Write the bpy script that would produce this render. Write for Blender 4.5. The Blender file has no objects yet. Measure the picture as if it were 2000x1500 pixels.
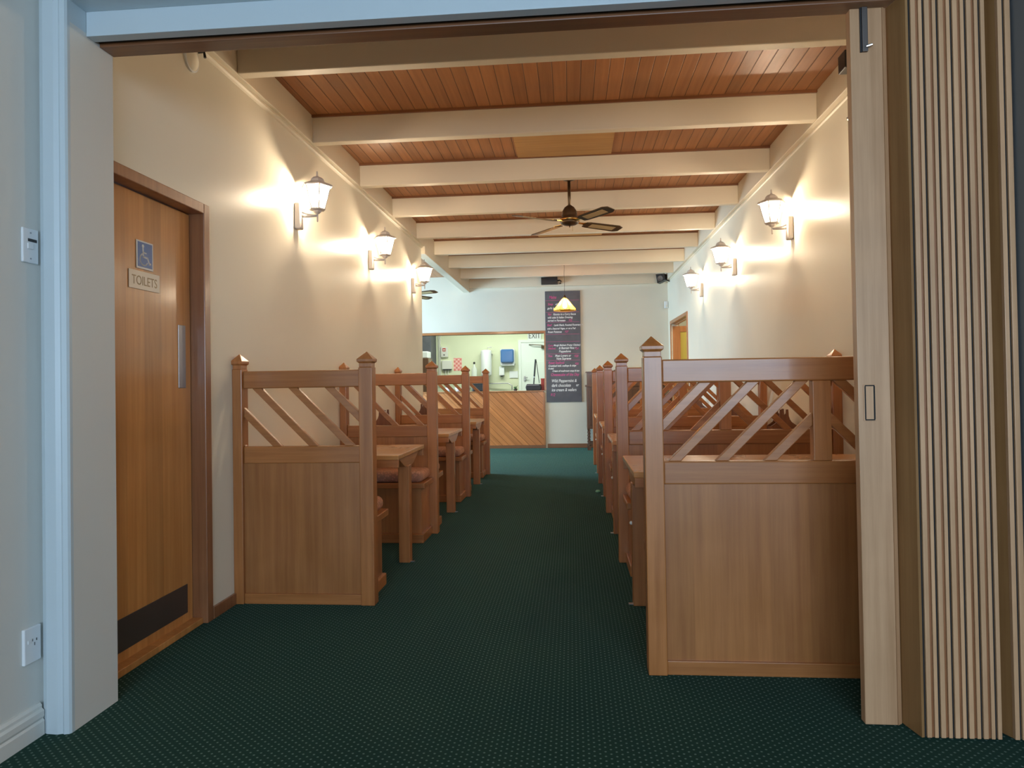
import bpy, bmesh, math, random
from mathutils import Vector, Matrix
random.seed(7)
C = bpy.context.scene.collection
PI = math.pi
# ------------------------------------------------------------------ camera
F_PX, YAW, PITCH, ROLL, SHIFT = 1357.92, .0854, .0134, .0159, 22.45
cam_d = bpy.data.cameras.new('camera'); cam_d.sensor_width = 36; cam_d.lens = F_PX*36/2000
cam_d.shift_y = -SHIFT/2000; cam_d.clip_start = .05
cam = bpy.data.objects.new('camera', cam_d); C.objects.link(cam)
r0 = Vector((math.cos(YAW), math.sin(YAW), 0)); f0 = Vector((-math.sin(YAW), math.cos(YAW), 0)); zz = Vector((0, 0, 1))
fw = f0*math.cos(PITCH)+zz*math.sin(PITCH); u0 = -f0*math.sin(PITCH)+zz*math.cos(PITCH)
R_ = r0*math.cos(ROLL)-u0*math.sin(ROLL); U_ = r0*math.sin(ROLL)+u0*math.cos(ROLL)
cam.matrix_world = Matrix.Translation((0, 0, 1.18)) @ Matrix((R_, U_, -fw)).transposed().to_4x4()
bpy.context.scene.camera = cam
# ------------------------------------------------------------------ world, view, daylight
sc = bpy.context.scene
vs = sc.view_settings; vs.view_transform = 'Standard'; vs.look = 'None'; vs.gamma = 1; vs.use_curve_mapping = False
vs.exposure = 0.58
w = bpy.data.worlds.new('sky'); sc.world = w; w.use_nodes = True
w.node_tree.nodes['Background'].inputs[0].default_value = (.55, .75, 1, 1)
w.node_tree.nodes['Background'].inputs[1].default_value = 1.0
cy = sc.cycles
cy.use_denoising = True; cy.max_bounces = 10; cy.diffuse_bounces = 6; cy.glossy_bounces = 4; cy.transparent_max_bounces = 16
cy.transmission_bounces = 6; cy.sample_clamp_indirect = 6; cy.caustics_reflective = False; cy.caustics_refractive = False

def area(name, loc, rot, sx, sy, power, col):
    l = bpy.data.lights.new(name, 'AREA'); l.shape = 'RECTANGLE'; l.size = sx; l.size_y = sy; l.energy = power; l.color = col
    o = bpy.data.objects.new(name, l); o.location = loc; o.rotation_euler = rot; C.objects.link(o); return o
# daylight entering the near room (behind the camera), the side bay, and the kitchen's ceiling tubes
area('daylight_front_window', (.55, -3.62, 1.55), (PI/2, 0, 0), 4.66, 1.6, 186, (.70, .84, 1))
area('daylight_bay_window', (-5.62, 10.6, 1.5), (0, -PI/2, 0), 1.7, 2.6, 345, (.56, .82, 1))
area('kitchen_tube_light', (-1.6, 13.9, 2.83), (0, 0, 0), 2.6, .5, 50, (.92, 1, .86))
area('corridor_light', (2.6, 11.0, 2.7), (0, 0, 0), .6, .6, 14, (1, .82, .5))

# ------------------------------------------------------------------ materials
def mat(name, col=(.5, .5, .5), rough=.5, metal=0, coat=0, spec=.5, emit=None, es=0, trans=0, alpha=1):
    m = bpy.data.materials.new(name); m.use_nodes = True
    b = m.node_tree.nodes['Principled BSDF']
    b.inputs['Base Color'].default_value = (*col, 1); b.inputs['Roughness'].default_value = rough
    b.inputs['Metallic'].default_value = metal; b.inputs['Coat Weight'].default_value = coat
    b.inputs['Coat Roughness'].default_value = .15; b.inputs['Specular IOR Level'].default_value = spec
    b.inputs['Transmission Weight'].default_value = trans; b.inputs['Alpha'].default_value = alpha
    if emit: b.inputs['Emission Color'].default_value = (*emit, 1); b.inputs['Emission Strength'].default_value = es
    return m
def NT(m):
    nt = m.node_tree
    def N(t, **k):
        n = nt.nodes.new(t)
        for a, v in k.items(): setattr(n, a, v)
        return n
    return nt, N, nt.links.new, nt.nodes['Principled BSDF']
def mth(N, L, op, a, b=None, c=None):
    n = N('ShaderNodeMath', operation=op)
    for i, v in enumerate((a, b, c)):
        if v is None: continue
        if isinstance(v, (int, float)): n.inputs[i].default_value = v
        else: L(v, n.inputs[i])
    return n.outputs[0]
def mixc(N, L, fac, a, b, bt='MIX'):
    n = N('ShaderNodeMix', data_type='RGBA', blend_type=bt)
    for i, v in ((0, fac), (6, a), (7, b)):
        if isinstance(v, (int, float)): n.inputs[i].default_value = v
        elif isinstance(v, tuple): n.inputs[i].default_value = (*v, 1)
        else: L(v, n.inputs[i])
    return n.outputs[2]
def wood(name, base, dark, axis='Z', band=None, rough=.38, coat=.36, diag=False, groove=False, vary=.16):
    m = mat(name, base, rough, coat=coat); nt, N, L, B = NT(m)
    tc = N('ShaderNodeTexCoord'); oi = N('ShaderNodeObjectInfo')
    src = tc.outputs['Object']
    if diag:
        rt = N('ShaderNodeVectorRotate', rotation_type='Y_AXIS'); rt.inputs['Angle'].default_value = diag; L(src, rt.inputs['Vector']); src = rt.outputs[0]
    ad = N('ShaderNodeVectorMath', operation='ADD'); L(src, ad.inputs[0])
    mr = N('ShaderNodeVectorMath', operation='SCALE'); mr.inputs[0].default_value = (7.3, 3.1, 5.7); L(oi.outputs['Random'], mr.inputs[3]); L(mr.outputs[0], ad.inputs[1])
    mp = N('ShaderNodeMapping'); L(ad.outputs[0], mp.inputs[0])
    s = {'X': (1.2, 34, 34), 'Y': (34, 1.2, 34), 'Z': (34, 34, 1.2)}[axis]; mp.inputs['Scale'].default_value = s
    n1 = N('ShaderNodeTexNoise'); n1.inputs['Scale'].default_value = 1; n1.inputs['Detail'].default_value = 6; n1.inputs['Roughness'].default_value = .65; L(mp.outputs[0], n1.inputs['Vector'])
    n2 = N('ShaderNodeTexNoise'); n2.inputs['Scale'].default_value = 5.5; n2.inputs['Detail'].default_value = 3; L(ad.outputs[0], n2.inputs['Vector'])
    cr = N('ShaderNodeMapRange'); cr.inputs[1].default_value = .3; cr.inputs[2].default_value = .72; L(n1.outputs[0], cr.inputs[0])
    col = mixc(N, L, cr.outputs[0], dark, base)
    v = mth(N, L, 'MULTIPLY_ADD', n2.outputs[0], .24, .88)
    tone = mth(N, L, 'MULTIPLY_ADD', oi.outputs['Random'], vary, 1-vary/2); v = mth(N, L, 'MULTIPLY', v, tone)
    if band:
        bx, wd = band
        sx = N('ShaderNodeSeparateXYZ'); L(src, sx.inputs[0])
        q = mth(N, L, 'DIVIDE', sx.outputs[bx], wd); fl = mth(N, L, 'FLOOR', q)
        wn = N('ShaderNodeTexWhiteNoise', noise_dimensions='2D'); cv = N('ShaderNodeCombineXYZ'); L(fl, cv.inputs[0])
        sr = mth(N, L, 'MULTIPLY', oi.outputs['Random'], 37.0); L(sr, cv.inputs[1]); L(cv.outputs[0], wn.inputs['Vector'])
        bt = mth(N, L, 'MULTIPLY_ADD', wn.outputs['Value'], .26, .87); v = mth(N, L, 'MULTIPLY', v, bt)
        if groove:
            fr = mth(N, L, 'FRACT', q); c = mth(N, L, 'ABSOLUTE', mth(N, L, 'SUBTRACT', fr, .5))
            g = N('ShaderNodeMapRange'); g.inputs[1].default_value = .455; g.inputs[2].default_value = .49; g.inputs[3].default_value = 1; g.inputs[4].default_value = .35; L(c, g.inputs[0])
            bp = N('ShaderNodeBump'); bp.inputs['Strength'].default_value = .8; bp.inputs['Distance'].default_value = .006; L(g.outputs[0], bp.inputs['Height']); L(bp.outputs[0], B.inputs['Normal'])
            v = mth(N, L, 'MULTIPLY', v, g.outputs[0])
    hv = N('ShaderNodeVectorMath', operation='SCALE'); L(col, hv.inputs[0]); L(v, hv.inputs[3]); L(hv.outputs[0], B.inputs['Base Color'])
    rr = mth(N, L, 'MULTIPLY_ADD', n2.outputs[0], .22, rough-.11); L(rr, B.inputs['Roughness'])
    return m
def paint(name, col, rough=.42, spec=.5, var=.05):
    m = mat(name, col, rough, spec=spec); nt, N, L, B = NT(m)
    tc = N('ShaderNodeTexCoord'); n = N('ShaderNodeTexNoise'); n.inputs['Scale'].default_value = 1.7; n.inputs['Detail'].default_value = 5; L(tc.outputs['Object'], n.inputs['Vector'])
    v = mth(N, L, 'MULTIPLY_ADD', n.outputs[0], var*2, 1-var)
    s = N('ShaderNodeVectorMath', operation='SCALE'); s.inputs[0].default_value = col; L(v, s.inputs[3]); L(s.outputs[0], B.inputs['Base Color'])
    n3 = N('ShaderNodeTexNoise'); n3.inputs['Scale'].default_value = 260; n3.inputs['Detail'].default_value = 2; L(tc.outputs['Object'], n3.inputs['Vector'])
    bp = N('ShaderNodeBump'); bp.inputs['Strength'].default_value = .05; bp.inputs['Distance'].default_value = .002; L(n3.outputs[0], bp.inputs['Height']); L(bp.outputs[0], B.inputs['Normal'])
    return m
W1, W1d = (.47, .185, .054), (.31, .108, .026)
M = dict(
    woodX=wood('rimu_lengthwise', W1, W1d, 'X'), woodY=wood('rimu_crosswise', W1, W1d, 'Y'), woodZ=wood('rimu_upright', W1, W1d, 'Z'),
    panel=wood('rimu_veneer_panel', (.41, .168, .050), (.29, .106, .030), 'Z', band=(0, .15)),
    table=wood('rimu_table_top', (.64, .33, .11), (.48, .21, .06), 'X', rough=.30),
    door=wood('door_veneer', (.62, .30, .095), (.48, .20, .050), 'Z', band=(1, .13), vary=.02),
    frame=wood('door_frame_timber', (.34, .15, .065), (.23, .09, .035), 'Z', vary=.1),
    frameY=wood('header_timber', (.26, .11, .045), (.17, .065, .025), 'X'),
    boards=wood('tongue_and_groove_ceiling', (.44, .20, .080), (.31, .125, .045), 'Y', band=(0, .0875), groove=True, rough=.46, coat=0, vary=0),
    diag=wood('diagonal_servery_boards', (.58, .22, .062), (.40, .135, .034), 'X', band=(2, .085), groove=True, diag=-PI/4),
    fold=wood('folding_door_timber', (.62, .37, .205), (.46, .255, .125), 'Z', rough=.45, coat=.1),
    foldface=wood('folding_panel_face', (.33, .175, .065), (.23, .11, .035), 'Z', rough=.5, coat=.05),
    sideb=wood('dark_sideboard_oak', (.15, .065, .032), (.06, .025, .012), 'Z'),
    ply=wood('ceiling_patch_ply', (.60, .36, .15), (.44, .24, .08), 'X', coat=.05, rough=.6),
    cream=paint('cream_wall_paint', (.82, .775, .645), .31, .09),
    beam=paint('cream_beam_paint', (.73, .66, .52), .5, .35),
    trimw=paint('white_trim_paint', (.52, .60, .635), .4),
    nearw=paint('near_room_wall_paint', (.66, .66, .62), .5, .3),
    farw=paint('far_wall_paint', (.68, .66, .575), .5, .3),
    kitch=paint('kitchen_wall_paint', (.70, .74, .54), .5, .3),
    greyj=paint('dark_grey_jamb', (.17, .18, .19), .5, .3),
    kdoor=mat('white_kitchen_door', (.80, .86, .82), .4),
    ceilw=paint('white_ceiling_paint', (.6, .6, .56), .6, .3),
    white=mat('white_plastic', (.75, .78, .80), .35), offw=mat('off_white_metal', (.72, .72, .66), .4),
    lamp=mat('lantern_white_enamel', (.55, .50, .46), .4), steel=mat('brushed_steel', (.42, .42, .44), .38, 1),
    kick=mat('scuffed_kick_plate', (.16, .14, .13), .42, .8), brass=mat('polished_brass', (.85, .58, .2), .2, 1),
    bronze=mat('aged_bronze', (.10, .065, .035), .35, .7), cane=mat('cane_insert', (.48, .36, .18), .6),
    dark=mat('dark_groove', (.012, .012, .012), .8), black=mat('black_plastic', (.015, .016, .018), .4),
    blue=mat('sign_blue', (.03, .13, .42), .35), signw=mat('sign_white', (.72, .74, .74), .35),
    ivory=mat('sign_ivory', (.74, .66, .54), .3), gold=mat('sign_letter_tan', (.42, .30, .16), .5),
    red=mat('red_plastic', (.55, .06, .04), .4), tblue=mat('smoky_blue_plastic', (.06, .16, .40), .15),
    chrome=mat('chrome', (.6, .6, .6), .15, 1), green=mat('pale_green_paper', (.22, .48, .30), .7),
    leaf=mat('plant_leaf', (.06, .16, .05), .6), pot=mat('dark_pot', (.05, .03, .03), .6),
    bottle=mat('clear_jar', (.6, .65, .6), .1), choc=wood('caddy_dark_wood', (.20, .075, .028), (.11, .035, .012), 'Z', rough=.3),
    chalkw=mat('white_chalk', (.78, .80, .82), .9), chalkp=mat('pink_chalk', (.62, .10, .28), .9), orange=mat('amber_paint', (.60, .48, .10), .5),
)
def carpet():
    m = mat('dotted_green_carpet', (.01, .03, .02), .95, spec=.1); nt, N, L, B = NT(m)
    tc = N('ShaderNodeTexCoord'); sp = N('ShaderNodeSeparateXYZ'); L(tc.outputs['Object'], sp.inputs[0])
    px, py = .0350, .0275
    u = mth(N, L, 'DIVIDE', sp.outputs[0], px); v = mth(N, L, 'DIVIDE', sp.outputs[1], py)
    def dots(off):
        a = mth(N, L, 'MULTIPLY', mth(N, L, 'SUBTRACT', mth(N, L, 'FRACT', mth(N, L, 'ADD', u, off)), .5), px)
        b = mth(N, L, 'MULTIPLY', mth(N, L, 'SUBTRACT', mth(N, L, 'FRACT', mth(N, L, 'ADD', v, off)), .5), py)
        return mth(N, L, 'SQRT', mth(N, L, 'ADD', mth(N, L, 'MULTIPLY', a, a), mth(N, L, 'MULTIPLY', b, b)))
    d = mth(N, L, 'MINIMUM', dots(100.0), dots(100.5))
    r = N('ShaderNodeMapRange'); r.inputs[1].default_value = .0020; r.inputs[2].default_value = .0046; r.inputs[3].default_value = 1; r.inputs[4].default_value = 0; L(d, r.inputs[0])
    n = N('ShaderNodeTexNoise'); n.inputs['Scale'].default_value = 420; L(tc.outputs['Object'], n.inputs['Vector'])
    n2 = N('ShaderNodeTexNoise'); n2.inputs['Scale'].default_value = 2.2; n2.inputs['Detail'].default_value = 4; L(tc.outputs['Object'], n2.inputs['Vector'])
    base = mixc(N, L, n2.outputs[0], (.0026, .0140, .0080), (.0055, .023, .0110))
    dk = mth(N, L, 'MULTIPLY_ADD', n.outputs[0], 1.1, .45)
    s = N('ShaderNodeVectorMath', operation='SCALE'); L(base, s.inputs[0]); L(dk, s.inputs[3])
    f = mth(N, L, 'MULTIPLY', r.outputs[0], .8)
    L(mixc(N, L, f, s.outputs[0], (.17, .23, .20)), B.inputs['Base Color'])
    bp = N('ShaderNodeBump'); bp.inputs['Strength'].default_value = .4; bp.inputs['Distance'].default_value = .003; L(n.outputs[0], bp.inputs['Height']); L(bp.outputs[0], B.inputs['Normal'])
    B.inputs['Sheen Weight'].default_value = .17; B.inputs['Sheen Roughness'].default_value = .45; B.inputs['Sheen Tint'].default_value = (.27, .60, .50, 1)
    return m
M['carpet'] = carpet()
def cushion_mat():
    m = mat('patterned_terracotta_fabric', (.45, .2, .14), .9, spec=.15); nt, N, L, B = NT(m)
    tc = N('ShaderNodeTexCoord'); v = N('ShaderNodeTexVoronoi'); v.inputs['Scale'].default_value = 55; L(tc.outputs['Object'], v.inputs['Vector'])
    n = N('ShaderNodeTexNoise'); n.inputs['Scale'].default_value = 30; n.inputs['Detail'].default_value = 4; L(tc.outputs['Object'], n.inputs['Vector'])
    c = mixc(N, L, n.outputs[0], (.48, .17, .10), (.78, .44, .30)); f = N('ShaderNodeMapRange'); f.inputs[1].default_value = .1; f.inputs[2].default_value = .5; L(v.outputs['Distance'], f.inputs[0])
    L(mixc(N, L, mth(N, L, 'MULTIPLY', f.outputs[0], .5), c, (.16, .10, .06)), B.inputs['Base Color'])
    return m
M['cushion'] = cushion_mat()
def chalkboard_mat():
    m = mat('chalkboard_slate', (.07, .075, .09), .55); nt, N, L, B = NT(m)
    tc = N('ShaderNodeTexCoord'); n = N('ShaderNodeTexNoise'); n.inputs['Scale'].default_value = 5; n.inputs['Detail'].default_value = 5; L(tc.outputs['Object'], n.inputs['Vector'])
    L(mixc(N, L, n.outputs[0], (.045, .05, .06), (.14, .14, .17)), B.inputs['Base Color']); return m
M['slate'] = chalkboard_mat()
def pane_mat(name, tcol, lcol, fac, gl=.15):
    m = bpy.data.materials.new(name); m.use_nodes = True; nt = m.node_tree; nt.nodes.clear(); L = nt.links.new
    o = nt.nodes.new('ShaderNodeOutputMaterial'); mx = nt.nodes.new('ShaderNodeMixShader'); mx.inputs[0].default_value = fac
    t = nt.nodes.new('ShaderNodeBsdfTransparent'); t.inputs[0].default_value = (*tcol, 1)
    l = nt.nodes.new('ShaderNodeBsdfTranslucent'); l.inputs[0].default_value = (*lcol, 1)
    g = nt.nodes.new('ShaderNodeBsdfGlossy'); g.inputs['Roughness'].default_value = .1; m2 = nt.nodes.new('ShaderNodeMixShader'); m2.inputs[0].default_value = gl
    L(t.outputs[0], mx.inputs[1]); L(l.outputs[0], mx.inputs[2]); L(mx.outputs[0], m2.inputs[1]); L(g.outputs[0], m2.inputs[2]); L(m2.outputs[0], o.inputs[0]); return m
M['pane'] = pane_mat('lantern_glass', (1, .96, .9), (1, .93, .82), .09, .04)
M['amber'] = pane_mat('amber_stained_glass', (1, .42, .04), (1, .45, .05), .82, .06)
M['glass'] = pane_mat('window_glass', (.96, .98, 1), (1, 1, 1), .02, .05)
M['bulb'] = mat('glowing_bulb', (1, .9, .7), .5, emit=(1, .83, .63), es=800)
M['bulb2'] = mat('glowing_pendant_bulb', (1, .9, .7), .5, emit=(1, .75, .45), es=560)
def check_mat():
    m = mat('red_checked_paper', (.8, .3, .25), .7); nt, N, L, B = NT(m)
    tc = N('ShaderNodeTexCoord'); c = N('ShaderNodeTexChecker'); c.inputs['Scale'].default_value = 22; c.inputs[1].default_value = (.72, .22, .20, 1); c.inputs[2].default_value = (.85, .50, .46, 1)
    L(tc.outputs['Object'], c.inputs[0]); L(c.outputs[0], B.inputs['Base Color']); return m
M['check'] = check_mat()

# ------------------------------------------------------------------ mesh helpers
class MB:
    def __init__(s): s.b = bmesh.new()
    def box(s, x0, x1, y0, y1, z0, z1):
        v = [s.b.verts.new(p) for p in ((x0,y0,z0),(x1,y0,z0),(x1,y1,z0),(x0,y1,z0),(x0,y0,z1),(x1,y0,z1),(x1,y1,z1),(x0,y1,z1))]
        for f in ((3,2,1,0),(4,5,6,7),(0,1,5,4),(1,2,6,5),(2,3,7,6),(3,0,4,7)): s.b.faces.new([v[i] for i in f])
        return s
    def prism(s, poly, a, b, axis='Y'):   # poly of (p,q); extruded along axis from a to b
        def P(p, q, t): return {'Y': (p, t, q), 'X': (t, p, q), 'Z': (p, q, t)}[axis]
        A = [s.b.verts.new(P(p, q, a)) for p, q in poly]; B = [s.b.verts.new(P(p, q, b)) for p, q in poly]
        n = len(poly); s.b.faces.new(A); s.b.faces.new(B[::-1])
        for i in range(n): s.b.faces.new([A[i], B[i], B[(i+1) % n], A[(i+1) % n]])
        return s
    def lathe(s, prof, n=24, c=(0, 0, 0), ph=0, caps=True):   # prof of (r,z)
        rings = []
        for r, z in prof:
            if r < 1e-5: rings.append([s.b.verts.new((c[0], c[1], c[2]+z))])
            else: rings.append([s.b.verts.new((c[0]+r*math.cos(ph+2*PI*i/n), c[1]+r*math.sin(ph+2*PI*i/n), c[2]+z)) for i in range(n)])
        for a, b in zip(rings, rings[1:]):
            for i in range(n):
                j = (i+1) % n
                if len(a) == 1 and len(b) == 1: continue
                if len(a) == 1: s.b.faces.new([a[0], b[j], b[i]])
                elif len(b) == 1: s.b.faces.new([a[i], a[j], b[0]])
                else: s.b.faces.new([a[i], a[j], b[j], b[i]])
        if caps:
            if len(rings[0]) > 1: s.b.faces.new(rings[0][::-1])
            if len(rings[-1]) > 1: s.b.faces.new(rings[-1])
        return s
    def tube(s, pts, r, n=10):
        pts = [Vector(p) for p in pts]; rs = r if isinstance(r, (list, tuple)) else [r]*len(pts); prev = None
        for k, p in enumerate(pts):
            d = ((pts[min(k+1, len(pts)-1)]-pts[max(k-1, 0)])).normalized()
            up = Vector((0, 0, 1)) if abs(d.z) < .9 else Vector((1, 0, 0)); a = d.cross(up).normalized(); b = d.cross(a)
            ring = [s.b.verts.new(p+(a*math.cos(2*PI*i/n)+b*math.sin(2*PI*i/n))*rs[k]) for i in range(n)]
            if prev:
                for i in range(n): s.b.faces.new([prev[i], prev[(i+1) % n], ring[(i+1) % n], ring[i]])
            else: s.b.faces.new(ring[::-1])
            prev = ring
        s.b.faces.new(prev); return s
    def quad(s, *p): s.b.faces.new([s.b.verts.new(q) for q in p]); return s
    def build(s, name, m, parent=None, bevel=0, smooth=False, loc=None, seg=2):
        bmesh.ops.recalc_face_normals(s.b, faces=s.b.faces)
        me = bpy.data.meshes.new(name); s.b.to_mesh(me); s.b.free(); me.materials.append(M[m] if isinstance(m, str) else m)
        o = bpy.data.objects.new(name, me); C.objects.link(o)
        if parent: o.parent = parent
        if loc: o.location = loc
        if smooth:
            for p in me.polygons: p.use_smooth = True
        if bevel:
            b = o.modifiers.new('bevel', 'BEVEL'); b.width = bevel; b.segments = seg; b.limit_method = 'ANGLE'
        return o
def struct(o, label=None):
    o['kind'] = 'structure'
    if label: o['label'] = label
    return o
def tag(o, label, cat, group=None):
    o['label'] = label; o['category'] = cat
    if group: o['group'] = group
    return o
def thing(name, label, cat, loc=(0, 0, 0), rz=0, group=None):
    o = bpy.data.objects.new(name, None); o.empty_display_size = .1; C.objects.link(o); o.location = loc; o.rotation_euler = (0, 0, rz)
    return tag(o, label, cat, group)
def dup(r, loc, label, rz=None, mirror=False):
    def cp(o, par):
        c = o.copy(); C.objects.link(c); c.parent = par
        for ch in list(o.children): cp(ch, c)
        return c
    c = cp(r, None); c.location = loc; c['label'] = label
    if rz is not None: c.rotation_euler = (0, 0, rz)
    return c
def text(name, s, size, m, parent, loc, rot=(PI/2, 0, 0), shear=0, align='LEFT', ext=.0008, sx=1, bold=0):
    cu = bpy.data.curves.new(name, 'FONT'); cu.body = s; cu.size = size; cu.extrude = ext; cu.shear = shear; cu.align_x = align; cu.offset = bold
    t = bpy.data.objects.new(name, cu); C.objects.link(t); dg = bpy.context.evaluated_depsgraph_get(); dg.update()
    me = bpy.data.meshes.new_from_object(t.evaluated_get(dg)); bpy.data.objects.remove(t); bpy.data.curves.remove(cu)
    me.name = name; me.materials.clear(); me.materials.append(M[m]); o = bpy.data.objects.new(name, me); C.objects.link(o); o.parent = parent
    o.location = loc; o.rotation_euler = rot; o.scale = (sx, 1, 1); return o
def clip(poly, xl, xr, zl, zh):
    def cut(P, ins, inter):
        out = []
        for i in range(len(P)):
            a, b = P[i-1], P[i]
            if ins(b):
                if not ins(a): out.append(inter(a, b))
                out.append(b)
            elif ins(a): out.append(inter(a, b))
        return out
    def ix(v): return lambda a, b: (v, a[1]+(b[1]-a[1])*(v-a[0])/(b[0]-a[0]))
    def iz(v): return lambda a, b: (a[0]+(b[0]-a[0])*(v-a[1])/(b[1]-a[1]), v)
    P = cut(poly, lambda p: p[0] >= xl, ix(xl)); P = cut(P, lambda p: p[0] <= xr, ix(xr)) if P else P
    P = cut(P, lambda p: p[1] >= zl, iz(zl)) if P else P; P = cut(P, lambda p: p[1] <= zh, iz(zh)) if P else P
    return P

# ------------------------------------------------------------------ room shell
XL, XR, YF, ZC, YE = -1.84, 1.70, 12.33, 3.08, 8.51      # left wall, right wall, far wall, ceiling, end of left wall
YA, YB = 2.275, 2.503                                    # divider wall between the two rooms
JX, KX = -1.727, 1.445                                   # opening jambs
struct(MB().box(-6, 6.5, -3.6, 15.5, -.1, 0).build('floor', 'carpet'))
c = struct(MB().box(-5.6, XR+.2, YB, YF+.1, ZC, ZC+.12).build('ceiling', 'boards'))
struct(MB().box(-1.95, 5.1, -3.6, YB, 2.9, 3.0).build('ceiling', 'ceilw'))
# left wall of the booth room with the toilet doorway (2.53 .. 3.385)
b = MB(); b.box(XL-.16, XL, YB, 2.53, 0, ZC); b.box(XL-.16, XL, 2.53, 3.385, 2.095, ZC); b.box(XL-.16, XL, 3.385, YE, 0, ZC)
struct(b.build('wall_left', 'cream'))
struct(MB().box(XL-.16, XL, -3.5, YB, 0, 2.9).build('wall_left', 'nearw'))
# right wall with far doorway
b = MB(); b.box(XR, XR+.12, YB, 10.36, 0, ZC); b.box(XR, XR+.12, 10.36, 11.98, 2.14, ZC); b.box(XR, XR+.12, 11.98, YF, 0, ZC)
struct(b.build('wall_right', 'cream'))
# far wall with servery hatch
HX0, HX1, HZ0, HZ1 = -3.1, -.475, 1.0, 2.035
b = MB(); b.box(-5.6, HX0, YF, YF+.12, 0, ZC); b.box(HX0, HX1, YF, YF+.12, HZ1, ZC); b.box(HX1, XR+.12, YF, YF+.12, 0, ZC); b.box(HX0, HX1, YF, YF+.12, 0, HZ0)
struct(b.build('wall_far', 'farw'))
# side bay: window wall and return wall
b = MB(); b.box(-5.6, -5.5, YE-.16, 9.1, 0, ZC); b.box(-5.6, -5.5, 12.0, YF, 0, ZC); b.box(-5.6, -5.5, 9.1, 12.0, 0, .5); b.box(-5.6, -5.5, 9.1, 12.0, 2.4, ZC)
struct(b.build('wall_bay', 'farw'))
struct(MB().box(-5.5, XL-.16, YE-.16, YE, 0, ZC).build('wall_bay_return', 'farw'))
t = bpy.data.objects.new('window_2', None); C.objects.link(t); t.location = (-5.55, 10.55, 0); struct(t)
f = MB(); f.box(-.04, .06, -1.45, -1.38, .5, 2.4); f.box(-.04, .06, 1.38, 1.45, .5, 2.4); f.box(-.04, .06, -1.38, 1.38, .5, .57); f.box(-.04, .06, -1.38, 1.38, 2.33, 2.4); f.box(-.03, .05, -.03, .03, .57, 2.33); f.build('window_frame', 'trimw', t)
MB().box(0, .006, -1.38, 1.38, .57, 2.33).build('window_pane', 'glass', t)
# near room: right and back walls
struct(MB().box(5.0, 5.1, -3.5, YB, 0, 2.9).build('wall_near_right', 'nearw'))
b = MB(); b.box(-2.0, -1.78, -3.6, -3.5, 0, 2.9); b.box(2.88, 5.1, -3.6, -3.5, 0, 2.9); b.box(-1.78, 2.88, -3.6, -3.5, 0, .75); b.box(-1.78, 2.88, -3.6, -3.5, 2.35, 2.9)
struct(b.build('wall_back', 'nearw'))
t = bpy.data.objects.new('window_1', None); C.objects.link(t); t.location = (.55, -3.55, 0); struct(t)
f = MB(); f.box(-2.33, -2.27, -.05, .04, .75, 2.35); f.box(2.27, 2.33, -.05, .04, .75, 2.35); f.box(-2.27, 2.27, -.05, .04, .75, .81); f.box(-2.27, 2.27, -.05, .04, 2.29, 2.35); f.build('window_frame', 'trimw', t)
MB().box(-2.27, 2.27, 0, .006, .81, 2.29).build('window_pane', 'glass', t)
# divider wall: above opening and right of it
b = MB(); b.box(XL, JX-.02, YA, YB, 0, 2.9); b.box(JX-.02, KX+.03, YA, YB, 2.545, 3.1); b.box(KX+.03, 5.0, YA, YB, 0, 2.9)
struct(b.build('wall_divider', 'nearw'))
# left jamb lining, moulded architrave, header boards
struct(MB().box(JX-.02, JX, YA, YB, 0, 2.464).build('trim_1', 'nearw'))
arch = [(XL, YA), (XL+.012, 2.258), (XL+.03, 2.250), (XL+.07, 2.248), (XL+.085, 2.254), (XL+.093, 2.250), (XL+.108, 2.254), (JX, 2.262), (JX, YA)]
struct(MB().prism(arch, 0, 2.66, 'Z').build('trim_2', 'trimw'))
struct(MB().box(JX-.02, JX, YA, 2.357, 2.464, 2.56).build('trim_3', 'trimw'))
struct(MB().box(JX, KX, 2.357, 2.402, 2.452, 2.545).box(JX, KX, YA, 2.357, 2.54, 2.56).build('trim_4', 'trimw', bevel=.002))
struct(MB().box(JX, KX, 2.402, 2.428, 2.462, 2.5).build('trim_5', 'dark'))
struct(MB().box(JX, KX, 2.428, 2.508, 2.446, 2.545).build('trim_6', 'frameY', bevel=.003))
struct(MB().box(JX, KX, 2.248, YA, 2.545, 2.66).build('trim_7', 'trimw', bevel=.004))
struct(MB().prism([(KX, YA), (KX, 2.262), (KX+.02, 2.250), (KX+.08, 2.248), (KX+.11, 2.258), (KX+.11, YA)], 0, 2.66, 'Z').build('trim_8', 'greyj'))  # right architrave and jamb in an even grey, darker than the left
struct(MB().box(KX, KX+.03, YA, YB, 0, 2.545).build('trim_9', 'greyj'))
# skirtings
def skirt(name, poly_xz_or_yz, a, b, axis, m): struct(MB().prism(poly_xz_or_yz, a, b, axis).build(name, m))
prof = [(0, 0), (.022, 0), (.022, .045), (.017, .052), (.021, .060), (.021, .078), (.013, .085), (.013, .094), (.006, .103), (0, .103)]
def skirtY(name, x, sgn, a, b, m, h=1.0):     # runs along Y
    struct(MB().prism([(x+sgn*p, q*h) for p, q in prof], a, b, 'Y').build(name, m))
skirtY('baseboard_left', XL, 1, -3.5, 2.25, 'nearw', 1.05)
for a, b_ in ((3.40, 3.632),): struct(MB().box(XL, XL+.014, a, b_, 0, .062).build('baseboard_booth_left', 'frame', bevel=.003))
for a, b_ in ((10.0, 10.3), (12.04, YF)): pass
struct(MB().box(XR-.014, XR, 9.9, 10.29, 0, .065).build('baseboard_right', 'frame', bevel=.003))
struct(MB().box(-.44, XR, YF-.014, YF, 0, .075).build('baseboard_far', 'frameY', bevel=.003))
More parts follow.
